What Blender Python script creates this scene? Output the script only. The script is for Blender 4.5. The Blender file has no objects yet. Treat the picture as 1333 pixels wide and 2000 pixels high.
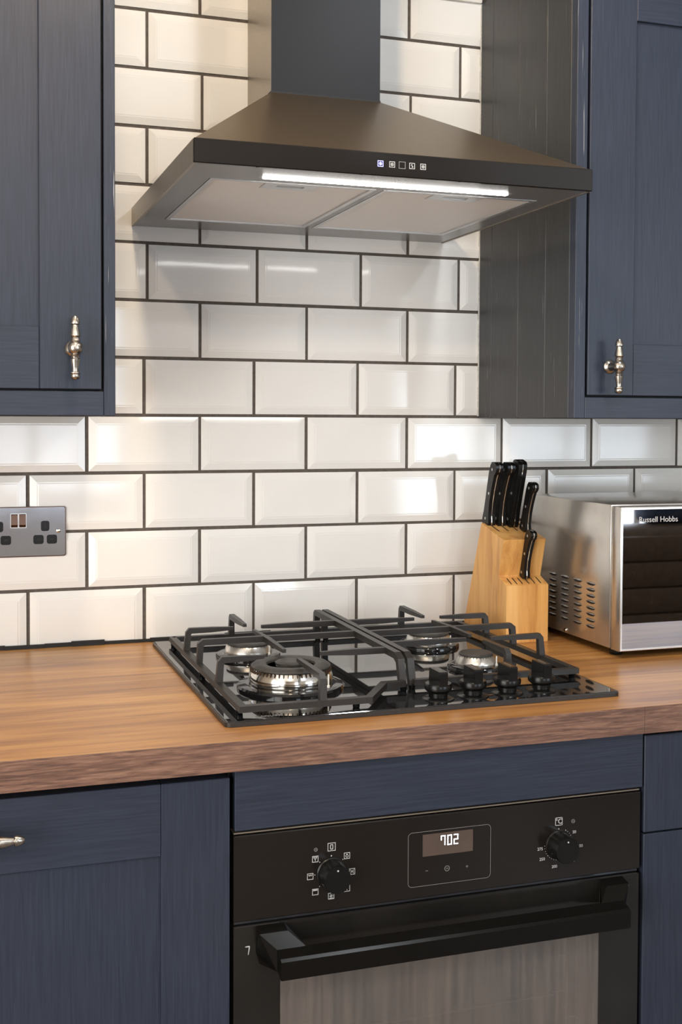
import bpy, bmesh, math, random
from mathutils import Vector, Matrix
random.seed(7)
S = bpy.context.scene
COL = S.collection
ZW = 0.91                     # worktop height; everything below is modelled with z = 0 at the worktop top
PI = math.pi

# ------------------------------------------------------------------ camera
cam_d = bpy.data.cameras.new('camera'); cam = bpy.data.objects.new('camera', cam_d); COL.objects.link(cam)
yaw, pitch, roll = 0.32231, -0.03251, 0.00431
f0 = Vector((math.sin(yaw), math.cos(yaw), 0)); r0 = Vector((math.cos(yaw), -math.sin(yaw), 0)); u0 = Vector((0, 0, 1))
fw = math.cos(pitch)*f0 + math.sin(pitch)*u0; up = -math.sin(pitch)*f0 + math.cos(pitch)*u0
rt = math.cos(roll)*r0 + math.sin(roll)*up; up2 = -math.sin(roll)*r0 + math.cos(roll)*up
M = Matrix((rt, up2, -fw)).transposed().to_4x4(); M.translation = Vector((-0.1303, -2.11719, 0.40572 + ZW))
cam.matrix_world = M
cam_d.sensor_fit = 'HORIZONTAL'; cam_d.sensor_width = 36.0
cam_d.lens = 2296.58/1333*36; cam_d.shift_y = -(1000-890.53)/1333
cam_d.clip_start = 0.05
S.camera = cam

# ------------------------------------------------------------------ world, lights, exposure
S.view_settings.view_transform = 'Standard'; S.view_settings.look = 'None'
S.view_settings.gamma = 1.0; S.view_settings.use_curve_mapping = False
S.view_settings.exposure = 0.58
S.cycles.max_bounces = 8; S.cycles.diffuse_bounces = 4; S.cycles.glossy_bounces = 5
S.cycles.transmission_bounces = 6; S.cycles.transparent_max_bounces = 8
S.cycles.caustics_reflective = False; S.cycles.caustics_refractive = False
S.cycles.sample_clamp_indirect = 6.0
S.cycles.use_denoising = True
w = bpy.data.worlds.new('sky'); S.world = w; w.use_nodes = True
bg = w.node_tree.nodes['Background']; bg.inputs[0].default_value = (0.75, 0.87, 1.0, 1); bg.inputs[1].default_value = 1.6

def area(name, loc, tgt, sx, sy, power, col):
    d = bpy.data.lights.new(name, 'AREA'); d.shape = 'RECTANGLE'; d.size = sx; d.size_y = sy
    d.energy = power; d.color = col
    o = bpy.data.objects.new(name, d); COL.objects.link(o)
    o.location = Vector(loc) + Vector((0, 0, ZW))
    o.rotation_euler = (Vector(tgt)-Vector(loc)).to_track_quat('-Z', 'Y').to_euler()
    return o
# daylight standing in the two window openings of the wall behind the camera
area('daylight_and_fill', (0.45, -4.62, 0.55), (0.45, 0, 0.45), 0.70, 1.15, 11, (0.84, 0.92, 1.0))
area('daylight_and_fill', (3.35, -4.62, 0.41), (3.2, 0, 0.4), 1.75, 1.42, 30, (0.82, 0.91, 1.0))
area('daylight_and_fill', (-1.92, -2.35, 0.35), (0.5, -1.2, 0.3), 1.9, 1.9, 48, (1.0, 0.94, 0.86))  # added warm fill, set in an unseen window of the left wall
CEIL = 1.49
DOWN = [(0.10, -0.95, 11.5), (0.88, -1.0, 6.5), (-0.3, -2.6, 16), (1.3, -2.9, 16)]  # first follows the warm light at upper left; other three added as fill
def spot(loc, power, col, size=2.6):
    d = bpy.data.lights.new('downlight', 'SPOT'); d.energy = power; d.color = col
    d.spot_size = size; d.spot_blend = 0.25; d.shadow_soft_size = 0.05
    o = bpy.data.objects.new('downlight', d); COL.objects.link(o)
    o.location = Vector(loc) + Vector((0, 0, ZW)); return o
for x, y, p in DOWN: spot((x, y, CEIL-0.03), p*2.0, (1.0, 0.79, 0.56) if x < .5 else (0.90, 0.95, 1.0), 3.05)

# ------------------------------------------------------------------ materials
def nodes(name):
    m = bpy.data.materials.new(name); m.use_nodes = True
    nt = m.node_tree; return m, nt, nt.nodes, nt.links, nt.nodes['Principled BSDF']
def pm(name, col, rough=0.5, metal=0.0, spec=0.5, var=0.06, nscale=40, bump=0.0, stretch=(1, 1, 1), ior=1.5, coat=0.0, rvar=0.0):
    m, nt, N, L, b = nodes(name)
    b.inputs['Roughness'].default_value = rough; b.inputs['Metallic'].default_value = metal
    b.inputs['Specular IOR Level'].default_value = spec; b.inputs['IOR'].default_value = ior
    b.inputs['Coat Weight'].default_value = coat
    tc = N.new('ShaderNodeTexCoord'); mp = N.new('ShaderNodeMapping'); mp.inputs['Scale'].default_value = stretch
    nz = N.new('ShaderNodeTexNoise'); nz.inputs['Scale'].default_value = nscale; nz.inputs['Detail'].default_value = 4
    L.new(tc.outputs['Object'], mp.inputs[0]); L.new(mp.outputs[0], nz.inputs[0])
    rp = N.new('ShaderNodeValToRGB')
    rp.color_ramp.elements[0].position = 0.3; rp.color_ramp.elements[1].position = 0.7
    rp.color_ramp.elements[0].color = tuple(c*(1-var) for c in col)+(1,)
    rp.color_ramp.elements[1].color = tuple(min(1, c*(1+var)) for c in col)+(1,)
    L.new(nz.outputs[0], rp.inputs[0]); L.new(rp.outputs[0], b.inputs['Base Color'])
    if bump:
        bp = N.new('ShaderNodeBump'); bp.inputs['Strength'].default_value = bump; bp.inputs['Distance'].default_value = 0.001
        L.new(nz.outputs[0], bp.inputs['Height']); L.new(bp.outputs[0], b.inputs['Normal'])
    if rvar:
        mr = N.new('ShaderNodeMapRange'); mr.inputs[3].default_value = max(0, rough-rvar); mr.inputs[4].default_value = rough+rvar
        L.new(nz.outputs[0], mr.inputs[0]); L.new(mr.outputs[0], b.inputs['Roughness'])
    return m
def painted(name, col, axis, wear=0.0):
    """navy painted oak: fine open grain running along one axis, with a little rubbed-through paint"""
    m, nt, N, L, b = nodes(name)
    b.inputs['Roughness'].default_value = 0.40; b.inputs['Specular IOR Level'].default_value = 0.36
    tc = N.new('ShaderNodeTexCoord'); mp = N.new('ShaderNodeMapping')
    sc = {'x': (6, 160, 160), 'z': (160, 160, 6)}[axis]; mp.inputs['Scale'].default_value = sc
    L.new(tc.outputs['Object'], mp.inputs[0])
    n1 = N.new('ShaderNodeTexNoise'); n1.inputs['Scale'].default_value = 2.2; n1.inputs['Detail'].default_value = 6
    n1.inputs['Distortion'].default_value = 0.6
    L.new(mp.outputs[0], n1.inputs[0])
    n2 = N.new('ShaderNodeTexNoise'); n2.inputs['Scale'].default_value = 5; n2.inputs['Detail'].default_value = 3
    L.new(tc.outputs['Object'], n2.inputs[0])
    rp = N.new('ShaderNodeValToRGB'); rp.color_ramp.elements[0].position = 0.25; rp.color_ramp.elements[1].position = 0.75
    rp.color_ramp.elements[0].color = tuple(c*0.74 for c in col)+(1,); rp.color_ramp.elements[1].color = tuple(c*1.22 for c in col)+(1,)
    L.new(n1.outputs[0], rp.inputs[0])
    r2 = N.new('ShaderNodeValToRGB'); r2.color_ramp.elements[0].position = 0.3; r2.color_ramp.elements[1].position = 0.7
    r2.color_ramp.elements[0].color = (0.93, 0.97, 1.0, 1); r2.color_ramp.elements[1].color = (1.07, 1.0, 0.98, 1)
    L.new(n2.outputs[0], r2.inputs[0])
    mx = N.new('ShaderNodeMix'); mx.data_type = 'RGBA'; mx.blend_type = 'MULTIPLY'; mx.inputs[0].default_value = 1
    L.new(rp.outputs[0], mx.inputs[6]); L.new(r2.outputs[0], mx.inputs[7])
    out = mx.outputs[2]
    if wear:
        n3 = N.new('ShaderNodeTexNoise'); n3.inputs['Scale'].default_value = 1.0; n3.inputs['Detail'].default_value = 5
        mp3 = N.new('ShaderNodeMapping'); mp3.inputs['Scale'].default_value = (520, 520, 9)
        L.new(tc.outputs['Object'], mp3.inputs[0]); L.new(mp3.outputs[0], n3.inputs[0])
        r3 = N.new('ShaderNodeValToRGB'); r3.color_ramp.elements[0].position = 0.70-wear; r3.color_ramp.elements[1].position = 0.76-wear
        L.new(n3.outputs[0], r3.inputs[0])
        m3 = N.new('ShaderNodeMix'); m3.data_type = 'RGBA'; m3.inputs[7].default_value = (0.30, 0.30, 0.30, 1)
        L.new(r3.outputs[0], m3.inputs[0]); L.new(out, m3.inputs[6]); out = m3.outputs[2]
    L.new(out, b.inputs['Base Color'])
    bp = N.new('ShaderNodeBump'); bp.inputs['Strength'].default_value = 0.35; bp.inputs['Distance'].default_value = 0.0006
    L.new(n1.outputs[0], bp.inputs['Height']); L.new(bp.outputs[0], b.inputs['Normal'])
    return m
def wood(name, c0, c1, c2, scale, rough, axis='x', s1=1.0, bump=0.15, bands=None):
    m, nt, N, L, b = nodes(name)
    b.inputs['Roughness'].default_value = rough
    tc = N.new('ShaderNodeTexCoord'); mp = N.new('ShaderNodeMapping'); mp.inputs['Scale'].default_value = scale
    L.new(tc.outputs['Object'], mp.inputs[0])
    n1 = N.new('ShaderNodeTexNoise'); n1.inputs['Scale'].default_value = s1; n1.inputs['Detail'].default_value = 8
    n1.inputs['Roughness'].default_value = 0.62; n1.inputs['Distortion'].default_value = 0.5
    L.new(mp.outputs[0], n1.inputs[0])
    rp = N.new('ShaderNodeValToRGB'); e = rp.color_ramp.elements
    e[0].position = 0.30; e[0].color = c0+(1,); e[1].position = 0.72; e[1].color = c2+(1,)
    k = e.new(0.5); k.color = c1+(1,)
    L.new(n1.outputs[0], rp.inputs[0]); out = rp.outputs[0]
    if bands:
        mp2 = N.new('ShaderNodeMapping'); mp2.inputs['Scale'].default_value = bands[0]; L.new(tc.outputs['Object'], mp2.inputs[0])
        n2 = N.new('ShaderNodeTexNoise'); n2.inputs['Scale'].default_value = 1; n2.inputs['Detail'].default_value = 2
        L.new(mp2.outputs[0], n2.inputs[0])
        r2 = N.new('ShaderNodeValToRGB'); r2.color_ramp.elements[0].position = 0.38; r2.color_ramp.elements[1].position = 0.62
        r2.color_ramp.elements[0].color = bands[1]+(1,); r2.color_ramp.elements[1].color = (1.05, 1.05, 1.05, 1)
        L.new(n2.outputs[0], r2.inputs[0])
        mx = N.new('ShaderNodeMix'); mx.data_type = 'RGBA'; mx.blend_type = 'MULTIPLY'; mx.inputs[0].default_value = 1
        L.new(out, mx.inputs[6]); L.new(r2.outputs[0], mx.inputs[7]); out = mx.outputs[2]
    L.new(out, b.inputs['Base Color'])
    if bump:
        bp = N.new('ShaderNodeBump'); bp.inputs['Strength'].default_value = bump; bp.inputs['Distance'].default_value = 0.0005
        L.new(n1.outputs[0], bp.inputs['Height']); L.new(bp.outputs[0], b.inputs['Normal'])
    return m
def emit(name, col, s):
    m, nt, N, L, b = nodes(name); b.inputs['Base Color'].default_value = col+(1,)
    b.inputs['Emission Color'].default_value = col+(1,); b.inputs['Emission Strength'].default_value = s
    return m
NAVY = (0.025, 0.032, 0.051)
navy_v = painted('navy_paint_vertical_grain', NAVY, 'z')
navy_h = painted('navy_paint_horizontal_grain', NAVY, 'x')
navy_worn = painted('navy_paint_worn', NAVY, 'z', wear=0.035)
charcoal = painted('charcoal_side_paint', (0.036, 0.037, 0.038), 'z', wear=0.01)
black_in = pm('carcass_black', (0.012, 0.012, 0.013), 0.7)
tile_m = pm('white_glaze', (0.86, 0.845, 0.815), 0.07, var=0.02, nscale=9, bump=0.12, ior=1.52)
grout_m = pm('dark_grout', (0.105, 0.088, 0.074), 0.9, var=0.2, nscale=120, bump=0.4)
caulk_m = pm('white_caulk', (0.62, 0.60, 0.56), 0.6, var=0.15, nscale=200)
top_m = wood('worktop_laminate', (0.27, 0.115, 0.036), (0.49, 0.235, 0.070), (0.64, 0.345, 0.105), (3.0, 44, 44), 0.36, bump=0.08, bands=((1.1, 8, 1), (0.74, 0.69, 0.68)))
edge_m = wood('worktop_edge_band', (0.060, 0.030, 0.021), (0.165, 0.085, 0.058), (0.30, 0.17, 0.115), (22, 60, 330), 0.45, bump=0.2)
block_m = wood('rubberwood', (0.52, 0.22, 0.055), (0.76, 0.40, 0.12), (0.85, 0.52, 0.19), (34, 34, 3.2), 0.42, bump=0.05)
block_top = wood('rubberwood_end_grain', (0.50, 0.25, 0.09), (0.68, 0.38, 0.15), (0.76, 0.48, 0.21), (60, 60, 60), 0.5, bump=0.05)
slot_m = pm('slot_dark', (0.05, 0.025, 0.012), 0.8)
iron_m = pm('cast_iron_enamel', (0.021, 0.018, 0.016), 0.40, var=0.15, nscale=300, bump=0.25, spec=0.5)
hobglass = pm('black_hob_glass', (0.006, 0.006, 0.007), 0.03, ior=2.1, var=0.0)
blackgloss = pm('black_gloss', (0.010, 0.010, 0.011), 0.08, ior=1.6, var=0.0)
hood_top = pm('brushed_black_steel_sheen', (0.165, 0.122, 0.078), 0.34, metal=0.75, var=0.05, nscale=60, stretch=(1, 30, 30), rvar=0.05)  # brown tint is warm reflected sheen put into the black steel
hood_side = pm('brushed_dark_steel_lit', (0.36, 0.31, 0.25), 0.36, metal=0.8, var=0.06, nscale=60, stretch=(1, 1, 12))  # lightened and warmed to hold light reflected on hood and chimney sides
chim_m = pm('chimney_black_steel', (0.016, 0.017, 0.020), 0.42, metal=0.0, spec=0.18, var=0.05, nscale=60, stretch=(1, 1, 20))
band_m = pm('hood_black_glass', (0.008, 0.006, 0.005), 0.04, ior=1.5, var=0.0)
under_m = pm('hood_underside', (0.26, 0.255, 0.25), 0.25, metal=0.4, var=0.04)
silver = pm('satin_aluminium', (0.62, 0.62, 0.62), 0.32, metal=0.85, var=0.04)
chrome = pm('polished_steel', (0.72, 0.70, 0.66), 0.14, metal=1.0, var=0.08, nscale=60, rvar=0.05)
alu = pm('burner_aluminium', (0.72, 0.70, 0.66), 0.28, metal=0.9, var=0.12, nscale=90)
soot = pm('burner_cap_enamel', (0.045, 0.042, 0.038), 0.5, var=0.25, nscale=150, bump=0.3)
blackchrome = pm('black_nickel', (0.46, 0.49, 0.58), 0.09, metal=1.0, var=0.10, nscale=7, bump=0.5)
copper_m = pm('dark_bronze_rim', (0.11, 0.065, 0.048), 0.25, metal=0.9, var=0.1)
pewter = pm('antique_pewter', (0.44, 0.405, 0.36), 0.27, metal=1.0, var=0.3, nscale=130, bump=0.2)
dim_steel = pm('dim_steel', (0.09, 0.095, 0.11), 0.2, metal=0.8, var=0.2, nscale=30)
plastic = pm('black_plastic', (0.006, 0.006, 0.006), 0.26, var=0.1, spec=0.28)
oven_m = pm('oven_black', (0.010, 0.008, 0.007), 0.16, var=0.1, nscale=8, ior=1.45)
oven_door = pm('oven_door_black', (0.012, 0.011, 0.010), 0.14, var=0.2, nscale=10, ior=1.45)
handle_m = pm('oven_handle_black', (0.005, 0.0045, 0.004), 0.26, var=0.1, spec=0.18)
mw_body = pm('microwave_silver', (0.54, 0.51, 0.47), 0.25, metal=0.85, var=0.05, nscale=50, stretch=(1, 1, 1))
mw_trim = pm('microwave_bright_trim', (0.78, 0.78, 0.78), 0.2, metal=0.7, var=0.03)
mw_glass = pm('microwave_mirror_glass', (0.40, 0.40, 0.42), 0.02, metal=1.0, var=0.0)
print_m = pm('grey_print', (0.50, 0.50, 0.50), 0.5, var=0.0)
dim_print = pm('dim_print', (0.20, 0.19, 0.18), 0.5, var=0.0)
display_m = pm('display_window', (0.085, 0.060, 0.050), 0.15, var=0.1, nscale=20)  # brown is the reflection on the glass put into the base colour
white_m = pm('white_paint', (0.82, 0.79, 0.74), 0.5, var=0.02)
beige_m = pm('beige_wall_paint', (0.62, 0.55, 0.46), 0.7, var=0.03, nscale=6)
floor_m = wood('floor_laminate', (0.11, 0.08, 0.062), (0.16, 0.125, 0.10), (0.21, 0.17, 0.14), (30, 2.5, 1), 0.4, bump=0.05)
sofa_m = pm('brown_leather', (0.115, 0.078, 0.052), 0.5, var=0.2, nscale=25, bump=0.3)
stud_m = pm('sofa_button', (0.45, 0.38, 0.28), 0.4, var=0.1)
blade_m = pm('knife_steel', (0.7, 0.7, 0.7), 0.2, metal=1.0, var=0.02)
led_m = emit('led_strip', (1.0, 0.98, 0.95), 16.0)
digit_m = emit('display_digits', (0.80, 0.88, 1.0), 2.2)
blue_m = emit('blue_touch_light', (0.30, 0.30, 1.0), 1.6)
lamp_m = emit('downlight_lens', (1.0, 0.84, 0.62), 8.0)
# hood grease filter: fine diagonal mesh
filt_m, nt, N, L, b = nodes('filter_mesh')
b.inputs['Metallic'].default_value = 0.15; b.inputs['Roughness'].default_value = 0.45
tc = N.new('ShaderNodeTexCoord'); mp = N.new('ShaderNodeMapping'); mp.inputs['Rotation'].default_value = (0, 0, PI/4)
ck = N.new('ShaderNodeTexChecker'); ck.inputs['Scale'].default_value = 420
ck.inputs[1].default_value = (0.96, 0.94, 0.92, 1); ck.inputs[2].default_value = (0.74, 0.70, 0.66, 1)
L.new(tc.outputs['Object'], mp.inputs[0]); L.new(mp.outputs[0], ck.inputs[0]); L.new(ck.outputs[0], b.inputs['Base Color'])
# oven window: tinted pane, dusty film and dried drips; grey also holds the floor's reflection
pane_m, nt, N, L, b = nodes('oven_window_pane')
b.inputs['Roughness'].default_value = 0.12; b.inputs['IOR'].default_value = 1.7
tc = N.new('ShaderNodeTexCoord'); mp = N.new('ShaderNodeMapping'); mp.inputs['Scale'].default_value = (150, 1, 6)
nz = N.new('ShaderNodeTexNoise'); nz.inputs['Scale'].default_value = 1; nz.inputs['Detail'].default_value = 6
n2 = N.new('ShaderNodeTexNoise'); n2.inputs['Scale'].default_value = 9; n2.inputs['Detail'].default_value = 3
L.new(tc.outputs['Object'], mp.inputs[0]); L.new(mp.outputs[0], nz.inputs[0]); L.new(tc.outputs['Object'], n2.inputs[0])
rp = N.new('ShaderNodeValToRGB'); rp.color_ramp.elements[0].position = 0.35; rp.color_ramp.elements[1].position = 0.8
rp.color_ramp.elements[0].color = (0.14, 0.125, 0.118, 1); rp.color_ramp.elements[1].color = (0.24, 0.205, 0.18, 1)
L.new(nz.outputs[0], rp.inputs[0])
r2 = N.new('ShaderNodeValToRGB'); r2.color_ramp.elements[0].color = (0.75, 0.82, 0.85, 1); r2.color_ramp.elements[1].color = (1.15, 1.05, 1.0, 1)
L.new(n2.outputs[0], r2.inputs[0])
mx = N.new('ShaderNodeMix'); mx.data_type = 'RGBA'; mx.blend_type = 'MULTIPLY'; mx.inputs[0].default_value = 1
L.new(rp.outputs[0], mx.inputs[6]); L.new(r2.outputs[0], mx.inputs[7]); L.new(mx.outputs[2], b.inputs['Base Color'])
b.inputs['Alpha'].default_value = 0.62

# ------------------------------------------------------------------ mesh helpers
def obj(name, bm, mat, parent=None, smooth=False):
    me = bpy.data.meshes.new(name)
    bmesh.ops.recalc_face_normals(bm, faces=bm.faces)
    bm.to_mesh(me); bm.free()
    for m in (mat if isinstance(mat, (list, tuple)) else [mat]): me.materials.append(m)
    if smooth:
        for p in me.polygons: p.use_smooth = True
        try: me.set_sharp_from_angle(angle=math.radians(38))
        except Exception: pass
    o = bpy.data.objects.new(name, me); COL.objects.link(o)
    place(o, parent); return o
def place(o, parent):
    if parent is None:
        o.location.z += ZW
    else:
        o.parent = parent
        b = parent
        # world position of the parent in unlifted model space
        w_ = Vector((0, 0, 0))
        while b: w_ += b.location; b = b.parent
        o.location = o.location - (w_ - Vector((0, 0, ZW)))
def thing(name, label, cat, loc, group=None):
    o = bpy.data.objects.new(name, None); COL.objects.link(o); o.empty_display_size = 0.05
    o.location = Vector(loc) + Vector((0, 0, ZW)); tag(o, label, cat, group); return o
def tag(o, label=None, cat=None, group=None, kind=None):
    if label: o['label'] = label
    if cat: o['category'] = cat
    if group: o['group'] = group
    if kind: o['kind'] = kind
    return o
def bx(bm, x0, x1, y0, y1, z0, z1, bev=0.0, mi=0, seg=1):
    r = bmesh.ops.create_cube(bm, size=1); vs = r['verts']
    for v in vs: v.co = Vector(((x0+x1)/2+v.co.x*(x1-x0), (y0+y1)/2+v.co.y*(y1-y0), (z0+z1)/2+v.co.z*(z1-z0)))
    fs = set(f for v in vs for f in v.link_faces)
    if bev:
        es = list(set(e for v in vs for e in v.link_edges))
        rb = bmesh.ops.bevel(bm, geom=es, offset=bev, segments=seg, affect='EDGES', profile=0.5, clamp_overlap=True)
        fs = fs | set(rb['faces'])
    for f in fs:
        if f.is_valid: f.material_index = mi
    return vs
def box(name, x0, x1, y0, y1, z0, z1, mat, parent=None, bev=0.0, seg=1, smooth=False):
    bm = bmesh.new(); bx(bm, x0, x1, y0, y1, z0, z1, bev, 0, seg); return obj(name, bm, mat, parent, smooth)
def lathe(bm, prof, c, axis='z', n=32, mi=0):
    """revolve (radius, height) pairs about an axis through c"""
    A = {'z': (Vector((1, 0, 0)), Vector((0, 1, 0)), Vector((0, 0, 1))),
         'y': (Vector((1, 0, 0)), Vector((0, 0, 1)), Vector((0, -1, 0))),
         'x': (Vector((0, 1, 0)), Vector((0, 0, 1)), Vector((1, 0, 0)))}[axis]
    c = Vector(c); rings = []
    for r, h in prof:
        if r < 1e-6: rings.append([bm.verts.new(c + A[2]*h)])
        else: rings.append([bm.verts.new(c + A[2]*h + A[0]*r*math.cos(2*PI*i/n) + A[1]*r*math.sin(2*PI*i/n)) for i in range(n)])
    for a, b_ in zip(rings, rings[1:]):
        for i in range(n):
            j = (i+1) % n
            if len(a) == 1 and len(b_) == 1: continue
            if len(a) == 1: f = bm.faces.new((a[0], b_[i], b_[j]))
            elif len(b_) == 1: f = bm.faces.new((a[i], b_[0], a[j]))
            else: f = bm.faces.new((a[i], b_[i], b_[j], a[j]))
            f.material_index = mi
    if len(rings[0]) > 1 and len(rings[-1]) > 1 and rings[0] is not rings[-1]:
        try: f = bm.faces.new(rings[0]); f.material_index = mi
        except Exception: pass
        try: f = bm.faces.new(rings[-1]); f.material_index = mi
        except Exception: pass
def sweep(bm, pts, nrm, wn, wm, closed=False, tN=None, tM=None):
    """rectangular bar along a planar path with plane normal nrm; wn = width along nrm, wm = width in plane"""
    pts = [Vector(p) for p in pts]; nrm = Vector(nrm).normalized(); n = len(pts); rings = []
    for i, p in enumerate(pts):
        a = pts[i-1] if (i > 0 or closed) else None; c = pts[(i+1) % n] if (i < n-1 or closed) else None
        if a is None: t = (c-p).normalized(); k = 1
        elif c is None: t = (p-a).normalized(); k = 1
        else:
            t1 = (p-a).normalized(); t2 = (c-p).normalized(); t = (t1+t2).normalized(); k = 1/max(0.4, t.dot(t1))
        m = t.cross(nrm).normalized()*k
        sn = wn*(tN[i] if tN else 1)/2; sm = wm*(tM[i] if tM else 1)/2
        rings.append([bm.verts.new(p+nrm*a_*sn+m*b_*sm) for a_, b_ in ((-1, -1), (1, -1), (1, 1), (-1, 1))])
    m_ = n if closed else n-1
    for i in range(m_):
        a, b_ = rings[i], rings[(i+1) % n]
        for q in range(4): bm.faces.new((a[q], a[(q+1) % 4], b_[(q+1) % 4], b_[q]))
    if not closed: bm.faces.new(rings[0][::-1]); bm.faces.new(rings[-1])
def bev_all(bm, off, seg=1, ang=25):
    es = [e for e in bm.edges if len(e.link_faces) == 2 and e.calc_face_angle(0) > math.radians(ang)]
    bmesh.ops.bevel(bm, geom=es, offset=off, segments=seg, affect='EDGES', profile=0.5, clamp_overlap=True)
def prism(bm, poly, axis, a0, a1, mi=0):
    """extrude a 2D outline: axis 'x' takes (y, z) pairs, 'y' takes (x, z), 'z' takes (x, y)"""
    def P(u, v, a): return {'x': (a, u, v), 'y': (u, a, v), 'z': (u, v, a)}[axis]
    lo = [bm.verts.new(P(u, v, a0)) for u, v in poly]; hi = [bm.verts.new(P(u, v, a1)) for u, v in poly]
    fs = [bm.faces.new(lo), bm.faces.new(hi[::-1])]
    n = len(poly)
    for i in range(n): fs.append(bm.faces.new((lo[i], lo[(i+1) % n], hi[(i+1) % n], hi[i])))
    for f in fs: f.material_index = mi
    return fs
def rrect(x0, x1, z0, z1, r, n=4):
    out = []
    for cx, cz, a in ((x1-r, z1-r, 0), (x0+r, z1-r, 90), (x0+r, z0+r, 180), (x1-r, z0+r, 270)):
        for i in range(n+1):
            t = math.radians(a+90*i/n); out.append((cx+r*math.cos(t), cz+r*math.sin(t)))
    return out
def text_mesh(name, s, size, mat, parent, loc, rot, ext=0.0002, xs=1.0):
    cu = bpy.data.curves.new(name, 'FONT'); cu.body = s; cu.size = size; cu.extrude = ext; cu.align_x = 'CENTER'; cu.align_y = 'CENTER'; cu.resolution_u = 3
    t = bpy.data.objects.new(name, cu); COL.objects.link(t)
    dg = bpy.context.evaluated_depsgraph_get(); me = bpy.data.meshes.new_from_object(t.evaluated_get(dg))
    bpy.data.objects.remove(t); me.name = name
    me.transform(Matrix.Translation(Vector(loc)) @ rot @ Matrix.Diagonal((xs, 1, 1, 1)))
    me.materials.clear(); me.materials.append(mat)
    o = bpy.data.objects.new(name, me); COL.objects.link(o); place(o, parent); return o
ROT_FRONT = Matrix.Rotation(PI/2, 4, 'X')

# ------------------------------------------------------------------ room shell
XL, XR, YB = -1.9, 4.9, -4.6
def struct(name, bm, mat, parent=None): return tag(obj(name, bm, mat, parent), kind='structure')
bm = bmesh.new(); bx(bm, XL-.1, XR+.1, YB-.15, .12, -ZW-.08, -ZW); struct('floor', bm, floor_m)
bm = bmesh.new(); bx(bm, XL-.1, XR+.1, YB-.15, .12, CEIL, CEIL+.08); struct('ceiling', bm, white_m)
bm = bmesh.new(); bx(bm, XL-.1, XR+.1, .0012, .12, -ZW, CEIL); wall = struct('wall_back', bm, grout_m)
bm = bmesh.new()
bx(bm, XL-.1, XL, YB-.15, -3.32, -ZW, CEIL); bx(bm, XL-.1, XL, -1.38, .002, -ZW, CEIL)
bx(bm, XL-.1, XL, -3.32, -1.38, -ZW, -.62); bx(bm, XL-.1, XL, -3.32, -1.38, 1.32, CEIL); struct('wall_left', bm, beige_m)
bm = bmesh.new()
for a, c in ((-3.32, -3.26), (-2.38, -2.32), (-1.44, -1.38)): bx(bm, XL-.06, XL+.01, a, c, -.62, 1.32)
bx(bm, XL-.06, XL+.01, -3.26, -1.44, -.62, -.56); bx(bm, XL-.06, XL+.01, -3.26, -1.44, 1.26, 1.32)
struct('window_3', bm, white_m)  # unseen window added to carry the fill light from the left
bm = bmesh.new(); bx(bm, XR, XR+.1, YB-.15, .002, -ZW, CEIL); struct('wall_right', bm, beige_m)
WIN = [(0.05, 0.85, -0.05, 1.15), (2.42, 4.28, -0.34, 1.15)]
bm = bmesh.new()
xs = [XL] + [v for q in WIN for v in q[:2]] + [XR]
for a, b_ in ((0, 1), (2, 3), (4, 5)): bx(bm, xs[a], xs[b_], YB-.15, YB, -ZW, CEIL)
for q in WIN:
    bx(bm, q[0], q[1], YB-.15, YB, -ZW, q[2]); bx(bm, q[0], q[1], YB-.15, YB, q[3], CEIL)
struct('wall_front', bm, beige_m)
for i, q in enumerate(WIN):
    bm = bmesh.new(); f = .05
    bx(bm, q[0], q[0]+f, YB-.06, YB+.01, q[2], q[3]); bx(bm, q[1]-f, q[1], YB-.06, YB+.01, q[2], q[3])
    bx(bm, q[0]+f, q[1]-f, YB-.06, YB+.01, q[2], q[2]+f); bx(bm, q[0]+f, q[1]-f, YB-.06, YB+.01, q[3]-f, q[3])
    k = 3
    for j in range(1, k):
        x = q[0]+(q[1]-q[0])*j/k; bx(bm, x-.02, x+.02, YB-.05, YB+.008, q[2]+f, q[3]-f)
    bx(bm, q[0]+f, q[1]-f, YB-.045, YB+.006, .62, .65)
    struct('window_%d' % (i+1), bm, white_m)
bm = bmesh.new(); bx(bm, XL, XR, -.0050, .0012, 1.3001, CEIL); struct('wall_upper', bm, beige_m)
# cornice over the tiles
bm = bmesh.new()
prism(bm, [(.002, 1.2115), (-.012, 1.2115), (-.016, 1.226), (-.022, 1.232), (-.075, 1.250), (-.085, 1.262), (-.085, 1.30), (.002, 1.30)], 'x', .104, .8575)
struct('trim_1', bm, white_m)

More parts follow.
